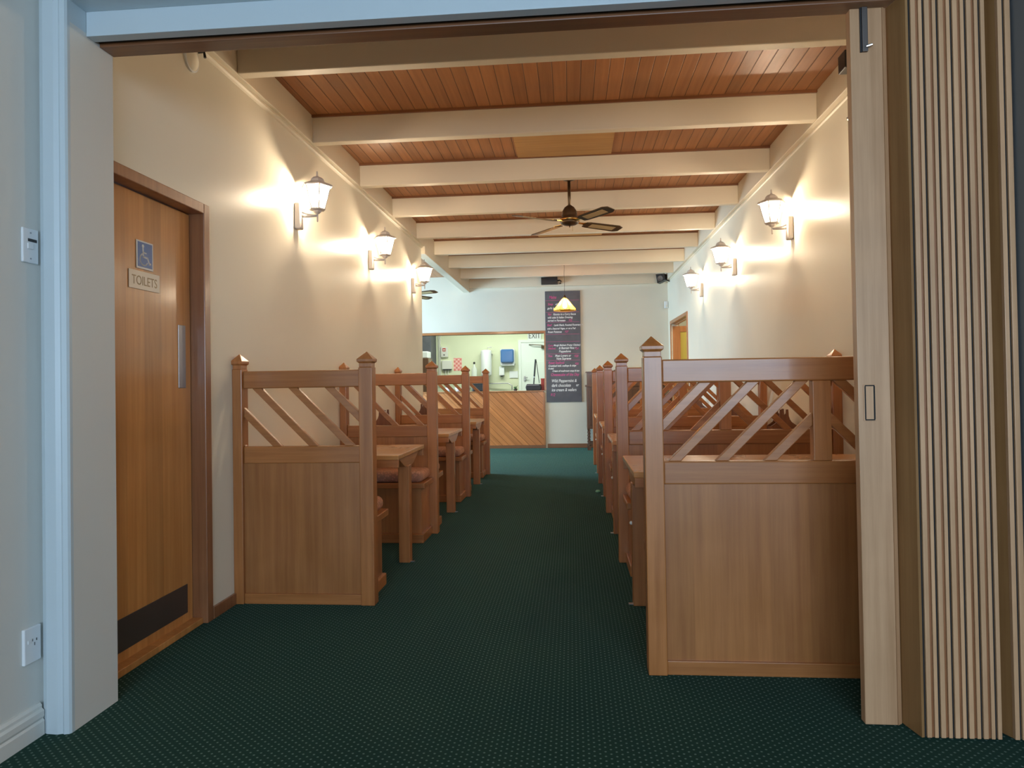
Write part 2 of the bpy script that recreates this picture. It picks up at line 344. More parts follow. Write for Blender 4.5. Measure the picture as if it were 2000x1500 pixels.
# wall girders, their mouldings, and the beams
struct(MB().box(-1.905, -1.79, YE, YF, 2.79, ZC).build('trim_10', 'beam', bevel=.004))
struct(MB().box(XL, -1.79, YB, YE, 2.886, ZC).build('trim_11', 'beam', bevel=.004))
struct(MB().prism([(-1.84, 2.886), (-1.815, 2.886), (-1.817, 2.872), (-1.828, 2.866), (-1.84, 2.862)], YB, YE, 'Y').build('trim_12', 'beam'))
struct(MB().box(1.65, XR, YB, YF, 2.886, ZC).build('trim_13', 'beam', bevel=.004))
struct(MB().prism([(XR, 2.886), (XR-.012, 2.886), (XR-.010, 2.874), (XR, 2.868)], YB, YF, 'Y').build('trim_14', 'beam'))
names = ['nearest', 'second', 'third', 'fourth', 'fifth', 'sixth', 'seventh', 'eighth']
BY = [3.63, 4.742, 5.84, 6.93, 8.03, 9.10, 10.19, 11.26]
extra = [', cut by the wide doorway head in view', '', ', just behind a pale ceiling patch', ', right behind the dark fan rod', ', just behind the fan blades', '', '', ', last free one before the far wall']
for n, y, e in zip(names, BY, extra):
    o = MB().box(-1.79, 1.65, 0, .072, 2.886, ZC).build('ceiling_beam', 'beam', bevel=.005, loc=(0, y, 0))
    tag(o, f'{n} cream painted ceiling beam from the doorway{e}', 'ceiling beam', 'cream ceiling beams')
o = MB().box(-1.79, 1.65, 0, .07, 2.855, ZC).build('ceiling_beam', 'beam', bevel=.004, loc=(0, YF-.07, 0))
tag(o, 'pale beam fixed flat along the top of the far wall above the chalkboard', 'ceiling beam', 'cream ceiling beams')
# timber bead where the boards meet each beam
k = 15
for y in BY[1:]:
    struct(MB().box(-1.79, 1.65, y-.016, y, ZC-.018, ZC).build(f'trim_{k}', 'frameY')); k += 1
o = MB().box(-.42, .36, 4.83, 5.822, ZC-.012, ZC-.001).build('ceiling_patch', 'ply', bevel=.001); tag(o, 'pale plywood patch in the timber ceiling between second and third beams', 'ceiling panel')
o = MB().box(-.40, .42, 8.12, 9.07, ZC-.012, ZC-.001).build('ceiling_patch', 'ply', bevel=.001); tag(o, 'thin pale strip of ceiling patch seen below and behind the fan', 'ceiling panel')
# bay extra: kitchen room shell
KY = 15.3
struct(MB().box(-4.0, 1.0, KY, KY+.1, 0, 3.0).build('wall_kitchen', 'kitch'))
struct(MB().box(-4.1, -4.0, YF+.12, KY, 0, 3.0).build('wall_kitchen_left', 'kitch'))
struct(MB().box(1.0, 1.1, YF+.12, KY, 0, 3.0).build('wall_kitchen_right', 'kitch'))
struct(MB().box(-4.1, 1.1, YF+.12, KY+.1, 3.0, 3.08).build('ceiling', 'ceilw'))
# corridor behind the far right door
b = MB(); b.box(XR+.12, 3.6, 12.9, 13.0, 0, 2.8); b.box(3.6, 3.7, 9.6, 13.0, 0, 2.8); b.box(XR+.12, 3.6, 9.6, 9.7, 0, 2.8); b.box(XR+.12, 3.7, 9.6, 13.0, 2.8, 2.85)
struct(b.build('wall_corridor', 'cream'))

# ------------------------------------------------------------------ toilet door (left)
d1 = bpy.data.objects.new('door_1', None); C.objects.link(d1); d1.location = (XL, 2.96, 0); struct(d1, 'orange varnished timber toilet door in the left wall')
def lc(x, y, z): return (x-XL, y-2.96, z)
def bx(mb, x0, x1, y0, y1, z0, z1): return mb.box(x0-XL, x1-XL, y0-2.96, y1-2.96, z0, z1)
f = MB(); bx(f, -1.96, -1.826, 3.338, 3.393, 0, 2.10); bx(f, -1.96, -1.826, 2.522, 2.577, 0, 2.10); bx(f, -1.96, -1.826, 2.577, 3.338, 2.048, 2.10); bx(f, -1.935, -1.918, 3.325, 3.338, 0, 2.048)
f.build('door_frame', 'frame', d1, bevel=.004)
leaf = bx(MB(), -1.94, -1.902, 2.58, 3.334, .012, 2.044).build('door_leaf', 'door', d1, bevel=.003)
bx(MB(), -1.902, -1.8985, 3.224, 3.286, 1.175, 1.483).build('push_plate', 'steel', d1, bevel=.002)['label'] = 'brushed steel push plate'
bx(MB(), -1.902, -1.8995, 2.60, 3.285, .072, .212).build('kick_plate', 'kick', d1, bevel=.001)['label'] = 'dark scuffed metal kick plate'
bx(MB(), -1.93, -1.85, 2.577, 3.338, 0, .030).build('sill', 'door', d1, bevel=.003)
# signs on it
s = thing('accessible_sign', 'blue and white wheelchair symbol sign on the orange toilet door', 'sign', (-1.9005, 2.961, 1.772))
MB().box(0, .003, -.061, .061, -.063, .063).build('backing', 'signw', s, bevel=.001)
MB().box(.003, .0036, -.053, .053, -.054, .056).build('blue_field', 'blue', s)
def strip(mb, pts, wd, x0, x1):
    for a, b2 in zip(pts, pts[1:]):
        dx, dz = b2[0]-a[0], b2[1]-a[1]; l = math.hypot(dx, dz) or 1; nx, nz = -dz/l*wd/2, dx/l*wd/2; ex, ez = dx/l*wd*.3, dz/l*wd*.3
        mb.prism([(a[0]+nx-ex, a[1]+nz-ez), (b2[0]+nx+ex, b2[1]+nz+ez), (b2[0]-nx+ex, b2[1]-nz+ez), (a[0]-nx-ex, a[1]-nz-ez)], x0, x1, 'X')
m = MB()
m.prism([(-.016+.008*math.cos(i*PI/6), .040+.008*math.sin(i*PI/6)) for i in range(12)], .0036, .0042, 'X')
strip(m, [(-.016, .030), (-.014, -.008), (.018, -.010), (.030, -.036), (.040, -.033)], .008, .0036, .0042)
strip(m, [(-.015, .012), (.008, .010)], .006, .0036, .0042)
strip(m, [(-.010+.028*math.cos(a), -.020+.026*math.sin(a)) for a in [math.radians(x) for x in range(115, 345, 18)]], .006, .0036, .0042)
m.build('wheelchair_symbol', 'signw', s)
s = thing('toilets_sign', 'cream TOILETS nameplate below the wheelchair sign', 'sign', (-1.9005, 2.958, 1.657))
MB().box(0, .003, -.112, .112, -.041, .041).build('plate', 'ivory', s, bevel=.001)
text('lettering', 'TOILETS', .058, 'gold', s, (.0032, 0, -.021), (PI/2, 0, PI/2), align='CENTER', ext=.0004, sx=.86)
# wall disc above
t = thing('wall_disc', 'round pale disc on the left wall below the doorway head', 'wall vent', (XL, 3.250, 2.790))
MB().lathe([(.058, 0), (.060, .006), (.052, .014), (.0, .016)], 32).build('cover', 'cream', t, smooth=True).rotation_euler = (0, PI/2, 0)
MB().lathe([(.062, 0), (.062, .010), (.056, .012), (.056, 0)], 32).build('rim', 'white', t).rotation_euler = (0, PI/2, 0)
o = MB().tube([(XL, 3.325, 2.86), (XL+.03, 3.325, 2.86), (XL+.035, 3.325, 2.83)], .007).build('wall_hook', 'black'); tag(o, 'small dark hook beside the round wall disc', 'hook')

# ------------------------------------------------------------------ switch and outlet
s = thing('wall_switch', 'white switch plate with a black slot on the left wall', 'switch', (XL, 2.218, 1.67))
MB().box(0, .009, -.034, .036, -.059, .059).build('plate', 'white', s, bevel=.004, seg=3)
MB().box(.009, .0105, -.012, .026, .014, .024).build('slot', 'black', s)
MB().box(.009, .013, -.016, .010, -.012, .008).build('rocker', 'white', s, bevel=.002)
MB().lathe([(.003, 0), (.003, .001)], 12, (0, 0, 0)).build('screw', 'steel', s, loc=(.009, 0, .044)).rotation_euler = (0, PI/2, 0)
MB().lathe([(.003, 0), (.003, .001)], 12, (0, 0, 0)).build('screw', 'steel', s, loc=(.009, 0, -.044)).rotation_euler = (0, PI/2, 0)
s = thing('power_outlet', 'white power outlet low on the left wall beside the architrave', 'outlet', (XL, 2.213, .318))
MB().box(0, .012, -.036, .036, -.060, .060).build('plate', 'white', s, bevel=.003)
m = MB(); m.box(.012, .0128, -.003, -.001, .012, .020); m.box(.012, .0128, .014, .017, .010, .018); m.box(.012, .0128, .006, .008, -.004, .006); m.build('socket_slots', 'black', s)
MB().box(.012, .015, -.024, -.014, .008, .020).build('rocker', 'white', s, bevel=.001)

# ------------------------------------------------------------------ folding door
fd = thing('folding_door', 'tall timber concertina door folded open at the right of the doorway', 'folding door', (1.2, 2.42, 0))
def fb(mb, x0, x1, y0, y1, z0, z1): return mb.box(x0-1.2, x1-1.2, y0-2.42, y1-2.42, z0, z1)
fb(MB(), .969, 1.075, 2.455, 2.492, .004, 2.438).build('lead_stile', 'fold', fd, bevel=.003)
MB().prism([(1.075-1.2, .035), (1.092-1.2, .047), (1.092-1.2, .075), (1.075-1.2, .072)], .004, 2.438, 'Z').build('stile_edge', 'fold', fd)
h = fb(MB(), .985, 1.027, 2.4525, 2.4555, 1.028, 1.152).build('finger_pull', 'fold', fd, bevel=.0012); h['label'] = 'routed finger pull'
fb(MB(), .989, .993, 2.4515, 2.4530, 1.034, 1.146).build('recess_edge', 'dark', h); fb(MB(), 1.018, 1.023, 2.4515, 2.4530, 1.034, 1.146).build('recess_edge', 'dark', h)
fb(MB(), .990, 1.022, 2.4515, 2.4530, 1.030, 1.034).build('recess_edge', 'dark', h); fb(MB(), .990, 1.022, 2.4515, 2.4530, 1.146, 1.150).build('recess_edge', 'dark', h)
fl = fb(MB(), 1.005, 1.024, 2.444, 2.455, 2.285, 2.438).build('flush_bolt', 'kick', fd, bevel=.002); fl['label'] = 'dark metal flush bolt'
fb(MB(), 1.0, 1.005, 2.449, 2.455, 2.285, 2.438).build('bolt_rail', 'black', fl)
MB().tube([(1.016-1.2, .022, 2.300), (1.034-1.2, .018, 2.304)], .0045).build('bolt_knob', 'chrome', fl)
# first panel swings from stile to front of stack
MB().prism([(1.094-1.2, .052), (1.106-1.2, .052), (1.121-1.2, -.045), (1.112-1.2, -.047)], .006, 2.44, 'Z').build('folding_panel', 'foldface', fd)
for kk in range(6):
    x = 1.1285+.0435*kk
    last = kk == 5
    fb(MB(), x, x+.0150 if not last else x+.0125, 2.372, 2.478, .006, 2.44).build('folding_panel', 'fold', fd, bevel=.0015)
    if not last:
        fb(MB(), x+.0165, x+.0230, 2.378, 2.470, .006, 2.44).build('hinge_strip', 'frame', fd)
        fb(MB(), x+.0240, x+.0355, 2.372, 2.478, .006, 2.44).build('folding_panel', 'fold', fd, bevel=.0015)
        fb(MB(), x+.0365, x+.0425, 2.379, 2.470, .006, 2.44).build('gap_shade', 'dark', fd)  # dark strip added in the gap to stand in for its shade
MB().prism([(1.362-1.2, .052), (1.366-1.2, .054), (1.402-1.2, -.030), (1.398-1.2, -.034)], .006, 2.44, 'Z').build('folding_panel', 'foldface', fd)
fb(MB(), 1.4135, 1.4195, 2.379, 2.470, .006, 2.44).build('gap_shade', 'dark', fd); fb(MB(), 1.1215, 1.1275, 2.379, 2.470, .006, 2.44).build('gap_shade', 'dark', fd)  # outer gaps filled with the same dark strips as shade
fb(MB(), 1.3985, 1.4125, 2.372, 2.478, .006, 2.44).build('folding_panel', 'fold', fd, bevel=.0015)
fb(MB(), 1.4205, 1.4375, 2.372, 2.478, .006, 2.44).build('wall_stile', 'fold', fd, bevel=.0015)

# ------------------------------------------------------------------ booth partitions
def post(parent, x, hw=.0375, cap=True, y=0, hx=None):
    hx = hx or hw
    p = MB().box(x-hx, x+hx, y-hw, y+hw, 0, 1.272).build('post', 'woodZ', parent, bevel=.004)
    k_ = 1.4142
    m = MB().lathe([(hw*.9*k_, 1.272), (hw*.9*k_, 1.293), (hw*1.15*k_, 1.301), (hw*1.17*k_, 1.315), (hw*.95*k_, 1.323), (0, 1.357)], 4, (0, 0, 0), PI/4)
    o = m.build('finial', 'woodZ', p, bevel=.0015); o.location = (x, y, 0)
    if hx != hw: o.scale = (hx/hw, 1, 1)
    return p
def partition(label, x_aisle, x_wall, y, group, right):
    t = thing('booth_partition', label, 'booth partition', (x_aisle, y, 0), 0, group)
    a, b2 = 0, x_wall-x_aisle                      # local post centres
    post(t, a); post(t, b2, hx=.0275 if not right else .0300)
    lo, hi = (min(a, b2), max(a, b2)); wl = .0375 if lo == a else .0275; wr = .0375 if hi == a else .0275
    if right: wr = .03
    xl, xr = lo+wl, hi-wr
    MB().box(xl, xr, -.022, .020, 1.166, 1.260).build('top_rail', 'woodX', t, bevel=.006)
    MB().box(xl, xr, -.022, .020, .758, .850).build('middle_rail', 'woodX', t, bevel=.006)
    MB().box(xl, xr, -.028, .022, 0, .056).build('bottom_rail', 'woodX', t, bevel=.003)
    MB().box(xl, xr, -.016, .016, .056, .758).build('panel', 'panel', t)
    zl, zh, wd, H = .850, 1.166, .051, .316
    if not right:
        for xb in (-1.826, -1.624, -1.4215, -1.219):
            x0 = xb-x_aisle     # "\" bars: bottom at x0, top further left
            P = [(x0, zl), (x0+wd, zl), (x0+wd-H, zh), (x0-H, zh)]; P = clip(P, xl, xr, zl, zh)
            if P: MB().prism(P, -.014, .014, 'Y').build('slat', 'woodX', t, bevel=.003)
        P = clip([(-1.016-x_aisle, zl), (-1.016-x_aisle+wd, zl), (-1.016-x_aisle+wd-H, zh), (-1.016-x_aisle-H, zh)], xl, xr, zl, zh)
        if P: MB().prism(P, -.014, .014, 'Y').build('slat', 'woodX', t, bevel=.003)
    else:
        mc = .982-x_aisle
        MB().box(mc-.035, mc+.035, -.024, .022, zl, zh).build('middle_post', 'woodZ', t, bevel=.003)
        for xb in (.006, .193, .381, .568, .757, .945):
            x0 = xb-x_aisle
            P = [(x0, zl), (x0+wd, zl), (x0+wd+H, zh), (x0+H, zh)]
            Q = clip(P, xl, mc-.035, zl, zh)
            if Q and len(Q) > 2: MB().prism(Q, -.014, .014, 'Y').build('slat', 'woodX', t, bevel=.003)
            P2 = [(2*mc-p, q) for p, q in P]; Q = clip(P2, mc+.035, xr, zl, zh)
            if Q and len(Q) > 2: MB().prism(Q, -.014, .014, 'Y').build('slat', 'woodX', t, bevel=.003)
    return t
LY = [3.672, 5.423, 7.167, 8.885]; RY = [2.86, 4.585, 6.285, 8.06, 9.85]
gl, gr = 'booth partitions along the left wall', 'booth partitions along the right wall'
P0 = partition('nearest left booth partition, panelled timber with slanted slats, in full view beside the toilet door', -1.100, -1.8125, LY[0], gl, False)
for y, l in zip(LY[1:], ('second left booth partition from the doorway, behind the nearest left table',
                         'third left booth partition from the doorway, finial overlapping the edge of the kitchen hatch',
                         'farthest left booth partition, standing in front of the kitchen hatch')): dup(P0, (-1.100, y, 0), l)
Q0 = partition('nearest right booth partition, wide timber with slanted slats, partly behind the folding door', .3245, 1.67, RY[0], gr, True)
for y, l in zip(RY[1:], ('second right booth partition from the doorway, its aisle post just left of the nearest',
                         'third right booth partition from the doorway, its post third from the right edge of the aisle',
                         'fourth right booth partition from the doorway, second farthest',
                         'farthest right booth partition, narrow post beside the dark sideboard')): dup(Q0, (.3245, y, 0), l)

# ------------------------------------------------------------------ benches, cushions, tables
def bench(label, side, facing, loc, group):
    """local: back at y=0, seat grows toward +y*facing; aisle end at x=0, body toward wall"""
    t = thing('booth_bench', label, 'bench', loc, 0, group); s = -1 if side == 'L' else 1; Ln = .70 if side == 'L' else 1.33; D = .335
    def B(mb, xa, xb, ya, yb, z0, z1):
        xa, xb = sorted((s*xa, s*xb)); ya, yb = sorted((facing*ya, facing*yb)); return mb.box(xa, xb, ya, yb, z0, z1)
    B(MB(), 0, Ln, 0, D, .405, .444).build('seat_board', 'woodX', t, bevel=.005)
    B(MB(), .032, Ln, 0, D-.04, .0, .405).build('seat_box', 'panel', t, bevel=.002)
    B(MB(), .014, Ln, 0, D-.012, 0, .068).build('plinth', 'woodX', t, bevel=.006)
    return t
def cushion(label, side, facing, loc, group):
    s = -1 if side == 'L' else 1; Ln = .68 if side == 'L' else 1.31; D = .31
    xa, xb = sorted((s*.018, s*Ln)); ya, yb = sorted((facing*.0, facing*D))
    o = MB().box(xa, xb, ya, yb, 0, .082).build('seat_cushion', 'cushion', None, bevel=.036, seg=5, smooth=True, loc=loc)
    return tag(o, label, 'cushion', group)
gbl, gbr = 'benches in the left booths', 'benches in the right booths'; gcl, gcr = 'seat cushions in the left booths', 'seat cushions in the right booths'
ordn = ['first', 'second', 'third', 'fourth']
def place(side, xs, ys, gb, gc, sname):
    n = len(ys)-1
    pb = {}; pc = {}
    for i in range(n):
        for fac in (1, -1):
            y = ys[i]+.039 if fac == 1 else ys[i+1]-.039
            wh = 'backing onto the near partition' if fac == 1 else 'facing the doorway'
            lb = f'timber box bench {wh} in the {ordn[i]} {sname} booth from the doorway'
            lcu = f'terracotta patterned cushion on the bench {wh} in the {ordn[i]} {sname} booth'
            loc = (xs, y, 0); cl = (xs, y, .444)
            if fac not in pb: pb[fac] = bench(lb, side, fac, loc, gb); pc[fac] = cushion(lcu, side, fac, cl, gc)
            else:
                dup(pb[fac], loc, lb); c_ = pc[fac].copy(); C.objects.link(c_); c_.location = cl; c_['label'] = lcu
place('L', -1.092, LY, gbl, gcl, 'left'); place('R', .316, RY, gbr, gcr, 'right')
def table(label, side, loc, group):
    t = thing('booth_table', label, 'table', loc, 0, group); s = -1 if side == 'L' else 1; Ln = .77 if side == 'L' else 1.395
    def B(mb, xa, xb, ya, yb, z0, z1):
        xa, xb = sorted((s*xa, s*xb)); return mb.box(xa, xb, ya, yb, z0, z1)
    B(MB(), 0, Ln, -.37, .37, .712, .740).build('table_top', 'table', t, bevel=.004)
    B(MB(), .004, Ln, -.366, -.340, .664, .712).build('apron', 'woodX', t, bevel=.002)
    B(MB(), .004, Ln, .340, .366, .664, .712).build('apron', 'woodX', t, bevel=.002)
    xa, xb = s*.02, s*.07
    P = [(-.30, .712), (.30, .712), (.12, .640), (.05, .632), (-.05, .632), (-.12, .640)]
    MB().prism(P, min(xa, xb), max(xa, xb), 'X').build('cleat', 'woodY', t, bevel=.002)
    m = MB(); x0, x1 = sorted((s*.014, s*.088))
    m.prism([(x0, 0), (x1, 0), (x1-.002*s, .64), (x0, .64)], -.048, .020, 'Y'); m.build('leg', 'woodZ', t, bevel=.004)
    B(MB(), -.008, .02, -.022, .002, 0, .004).build('foot_bracket', 'steel', t)
    return t
gtl, gtr = 'tables in the left booths', 'tables in the right booths'
T0 = table('nearest left booth table, end and splayed bracket in full view beside the nearest left partition', 'L', (-1.065, 4.563, 0), gtl)
dup(T0, (-1.065, 6.31, 0), 'second left booth table from the doorway'); dup(T0, (-1.065, 8.04, 0), 'farthest left booth table')
T1 = table('nearest right booth table, its corner showing left of the nearest right post', 'R', (.288, 3.728, 0), gtr)
MB().lathe([(.010, 0), (.010, .008), (.004, .012), (0, .012)], 14).build('bolt_cap', 'offw', T1, loc=(.014, -.03, .43)).rotation_euler = (0, -PI/2, 0)
for y, l in zip((5.44, 7.17, 8.955), ('second right booth table from the doorway', 'third right booth table from the doorway', 'farthest right booth table')): dup(T1, (.288, y, 0), l)

# condiment caddies
def caddy(label, loc, group):
    t = thing('condiment_caddy', label, 'condiment caddy', loc, 0, group)
    prof_r = [(.098, 0), (.098, .075), (.075, .090), (.055, .105), (.042, .125), (.034, .150), (.031, .200)]
    poly = [(p, q) for p, q in prof_r]+[(.014, .200), (.012, .170), (0, .160), (-.012, .170), (-.014, .200)]+[(-p, q) for p, q in prof_r[::-1]]
    for y in (-.060, .050): MB().prism(poly, y, y+.012, 'Y').build('end_board', 'choc', t, bevel=.002)
    MB().box(-.094, .094, -.048, .050, .004, .014).build('tray', 'choc', t)
    MB().box(-.094, -.086, -.048, .050, .014, .070).build('side_rail', 'choc', t); MB().box(.086, .094, -.048, .050, .014, .070).build('side_rail', 'choc', t)
    MB().tube([(0, -.048, .150), (0, .050, .150)], .009).build('handle', 'choc', t)
    return t
cg = 'dark wooden condiment caddies on the tables'
K0 = caddy('dark wooden caddy on the second right table, seen between slats', (1.586, 5.44, .740), cg)
for p, l in (((1.586, 7.17, .740), 'dark wooden caddy on the third right table against the wall'),
             ((1.586, 8.955, .740), 'dark wooden caddy on the farthest right table'),
             ((1.586, 3.728, .740), 'dark wooden caddy on the nearest right table, hidden by the folding door stile'),
             ((-1.735, 6.31, .740), 'dark wooden caddy on the second left table, seen through slats'),
             ((-1.725, 8.04, .740), 'dark wooden caddy on the farthest left table beside the third left post')):
    if 'nearest right' in l: continue
    dup(K0, p, l)

# ------------------------------------------------------------------ wall lanterns
def lantern(label, side, loc, group):
    """local: wall at x=0, lantern stands out toward +x"""
    t = thing('wall_lantern', label, 'wall lamp', loc, 0 if side == 'L' else PI, group)
    ax = .152
    o = MB().box(0, .046, -.032, .032, -.135, .045).build('backplate', 'lamp', t, bevel=.012, seg=3)
    MB().tube([(.03, 0, -.045), (.07, 0, -.048), (ax, 0, -.045)], .0085).tube([(.02, 0, .01), (.045, 0, -.015), (.09, 0, -.036), (ax-.02, 0, -.042)], [.012, .009, .006, .005]).build('arm', 'lamp', t, smooth=True)
    MB().lathe([(.0, -.090), (.006, -.084), (.0065, -.034), (.014, -.032), (.026, -.022), (.030, -.012), (.054, -.008), (.056, .000), (.050, .003), (0, .003)], 6, (ax, 0, 0)).build('base_cup', 'lamp', t)
    zb, zt, rb, rt = 0.0, .152, .050, .092
    m = MB(); g = MB()
    for i in range(6):
        a, a2 = PI/3*i, PI/3*(i+1)
        m.tube([(ax+rb*math.cos(a), rb*math.sin(a), zb), (ax+rt*math.cos(a), rt*math.sin(a), zt)], .0042, 6)
        m.tube([(ax+rt*math.cos(a), rt*math.sin(a), zt), (ax+rt*math.cos(a2), rt*math.sin(a2), zt)], .004, 6)
        k_ = .985
        g.quad((ax+k_*rb*math.cos(a), k_*rb*math.sin(a), zb), (ax+k_*rb*math.cos(a2), k_*rb*math.sin(a2), zb), (ax+k_*rt*math.cos(a2), k_*rt*math.sin(a2), zt), (ax+k_*rt*math.cos(a), k_*rt*math.sin(a), zt))
    m.build('cage', 'lamp', t); g.build('glass', 'pane', t)
    r = MB().lathe([(.104, .146), (.108, .153), (.100, .160), (.052, .180), (.050, .184), (.044, .200), (.030, .212), (.012, .219), (.0065, .226), (.0055, .252), (0, .258)], 6, (ax, 0, 0), caps=False)
    r.build('roof', 'lamp', t)
    MB().tube([(ax, 0, .003), (ax, 0, .050)], [.011, .009], 10).build('candle', 'lamp', t)
    MB().lathe([(0, .050), (.010, .054), (.020, .075), (.021, .090), (.014, .108), (.004, .120), (0, .122)], 12, (ax, 0, 0), caps=False).build('bulb', 'bulb', t, smooth=True)
    return t
lg = 'white hexagonal wall lanterns'
ZL = 2.366
L0 = lantern('nearest lit white wall lantern on the left wall, between doorway and beams', 'L', (XL, 4.545, ZL), lg)
for (x, y, s_), l in zip(((XL, 6.25, 0), (XL, 7.97, 0), (XR, 3.72, PI), (XR, 5.46, PI), (XR, 7.28, PI), (XR, 9.08, PI)),
    ('middle lit white wall lantern on the left wall', 'farthest lit white wall lantern on the left wall, at the wall end',
     'lit wall lantern on the right wall, just peeking out beside the folding door stile',
     'nearest fully visible lit wall lantern on the right wall', 'middle visible lit wall lantern on the right wall', 'farthest lit wall lantern on the right wall')):
    dup(L0, (x, y, ZL), l, s_)

# ------------------------------------------------------------------ ceiling fans
def fan(label, loc, ang, group):
    t = thing('ceiling_fan', label, 'ceiling fan', loc, ang, group)
    top = ZC-loc[2]
    MB().lathe([(.014, .10), (.014, top-.05)], 12).build('rod', 'bronze', t, smooth=True)
    MB().lathe([(.012, top-.06), (.055, top-.045), (.062, top), (0, top)], 24).build('canopy', 'bronze', t, smooth=True)
    MB().lathe([(.0, .165), (.018, .160), (.045, .140), (.066, .105), (.072, .070), (.072, .045), (.092, .035), (.094, .028), (0, .028)], 28).build('motor_cover', 'bronze', t, smooth=True)
    MB().lathe([(.0, .030), (.094, .029), (.098, .022), (.094, .014), (.0, .014)], 28).build('brass_band', 'brass', t, smooth=True)
    MB().lathe([(0, .015), (.090, .012), (.080, -.010), (.055, -.022), (.02, -.028), (.006, -.030), (.004, -.045), (0, -.046)], 28).build('hub', 'bronze', t, smooth=True)
    MB().tube([(.03, 0, -.02), (.032, 0, -.075)], .0016, 6).build('pull_chain', 'brass', t)
    for i in range(4):
        a = PI/2*i; tl = math.radians(-12)
        Mx = Matrix.Rotation(a, 4, 'Z') @ Matrix.Rotation(tl, 4, 'X')
        m = MB(); m.prism([(.17, -.045), (.21, -.055), (.55, -.064), (.60, -.040), (.60, .040), (.55, .064), (.21, .055), (.17, .045)], -.004, .004, 'Z')
        bl = m.build('blade', 'bronze', t, bevel=.002); bl.matrix_basis = Mx
        c_ = MB().box(.235, .520, -.034, .034, -.0052, .0052).build('cane_panel', 'cane', bl)
        m = MB(); m.prism([(.085, -.012), (.15, -.012), (.20, -.036), (.215, -.03), (.205, 0), (.215, .03), (.20, .036), (.15, .012), (.085, .012)], .004, .010, 'Z')
        m.build('blade_arm', 'brass', bl)
    return t
fan('dark four-blade ceiling fan with cane inserts hanging from the centre of the ceiling', (.006, 6.42, 2.64), math.radians(36), 'ceiling fans with cane blades')
fan('second ceiling fan mostly hidden past the end of the left wall, one blade tip showing', (-2.42, 10.0, 2.48), math.radians(-28), 'ceiling fans with cane blades')

# ------------------------------------------------------------------ pendant
t = thing('pendant_lamp', 'glowing amber stained-glass pendant lamp hanging on a chain before the chalkboard', 'pendant lamp', (-.086, 10.7, 2.262))
m = MB(); n = 8; prof_s = [(.020, .195), (.055, .165), (.120, .085), (.178, .020), (.186, .0)]
m.lathe(prof_s, n, caps=False, ph=PI/8); m.build('shade', 'amber', t)
m = MB()
for i in range(n):
    a = PI/8+2*PI*i/n; m.tube([(r*math.cos(a), r*math.sin(a), z) for r, z in prof_s], .0035, 6)
    a2 = a+2*PI/n; m.tube([(.186*math.cos(a), .186*math.sin(a), 0), (.186*math.cos(a2), .186*math.sin(a2), 0)], .0035, 6)
m.build('lead_seams', 'bronze', t)
MB().lathe([(.022, .19), (.024, .21), (.010, .235), (.0, .24)], 16).build('cap', 'bronze', t, smooth=True)
m = MB(); z = .235
while z < ZC-2.262-.02:
    m.tube([(0.003*math.sin(z*30), 0, z), (0.003*math.sin(z*30+2), 0, z+.03)], .0028, 6); z += .024
m.build('chain', 'bronze', t)
MB().lathe([(0, .03), (.022, .042), (.030, .065), (.024, .09), (.012, .11), (0, .115)], 14, caps=False).build('bulb', 'bulb2', t, smooth=True)

# ------------------------------------------------------------------ servery
sv = thing('servery_counter', 'servery front of diagonal orange boards under the kitchen hatch', 'servery counter', ((HX0+HX1)/2, YF-.002, 0))
cx = (HX0+HX1)/2
MB().box(HX0-cx, HX1-cx-.03, -.02, 0, .045, 1.0).build('board_panel', 'diag', sv)
MB().box(HX0-cx, HX1-cx, -.03, 0, 0, .055).build('plinth', 'frameY', sv, bevel=.003)
MB().box(HX1-cx-.035, HX1-cx, -.03, .0, .055, .985).build('corner_strip', 'woodZ', sv, bevel=.003)
o = MB().box(HX0-cx+.01, HX1-cx-.01, -.05, .32, 1.0, 1.018).build('servery_ledge', 'woodX', None, bevel=.004, loc=((HX0+HX1)/2, YF, 0)); tag(o, 'timber ledge running along the kitchen hatch on top of the diagonal boards', 'counter')
m = MB(); m.box(HX0, HX1, YF-.014, YF+.12, HZ1, HZ1+.042); m.box(HX1, HX1+.032, YF-.014, YF+.12, 1.018, HZ1+.042)
struct(m.build('trim_30', 'woodX', bevel=.002))

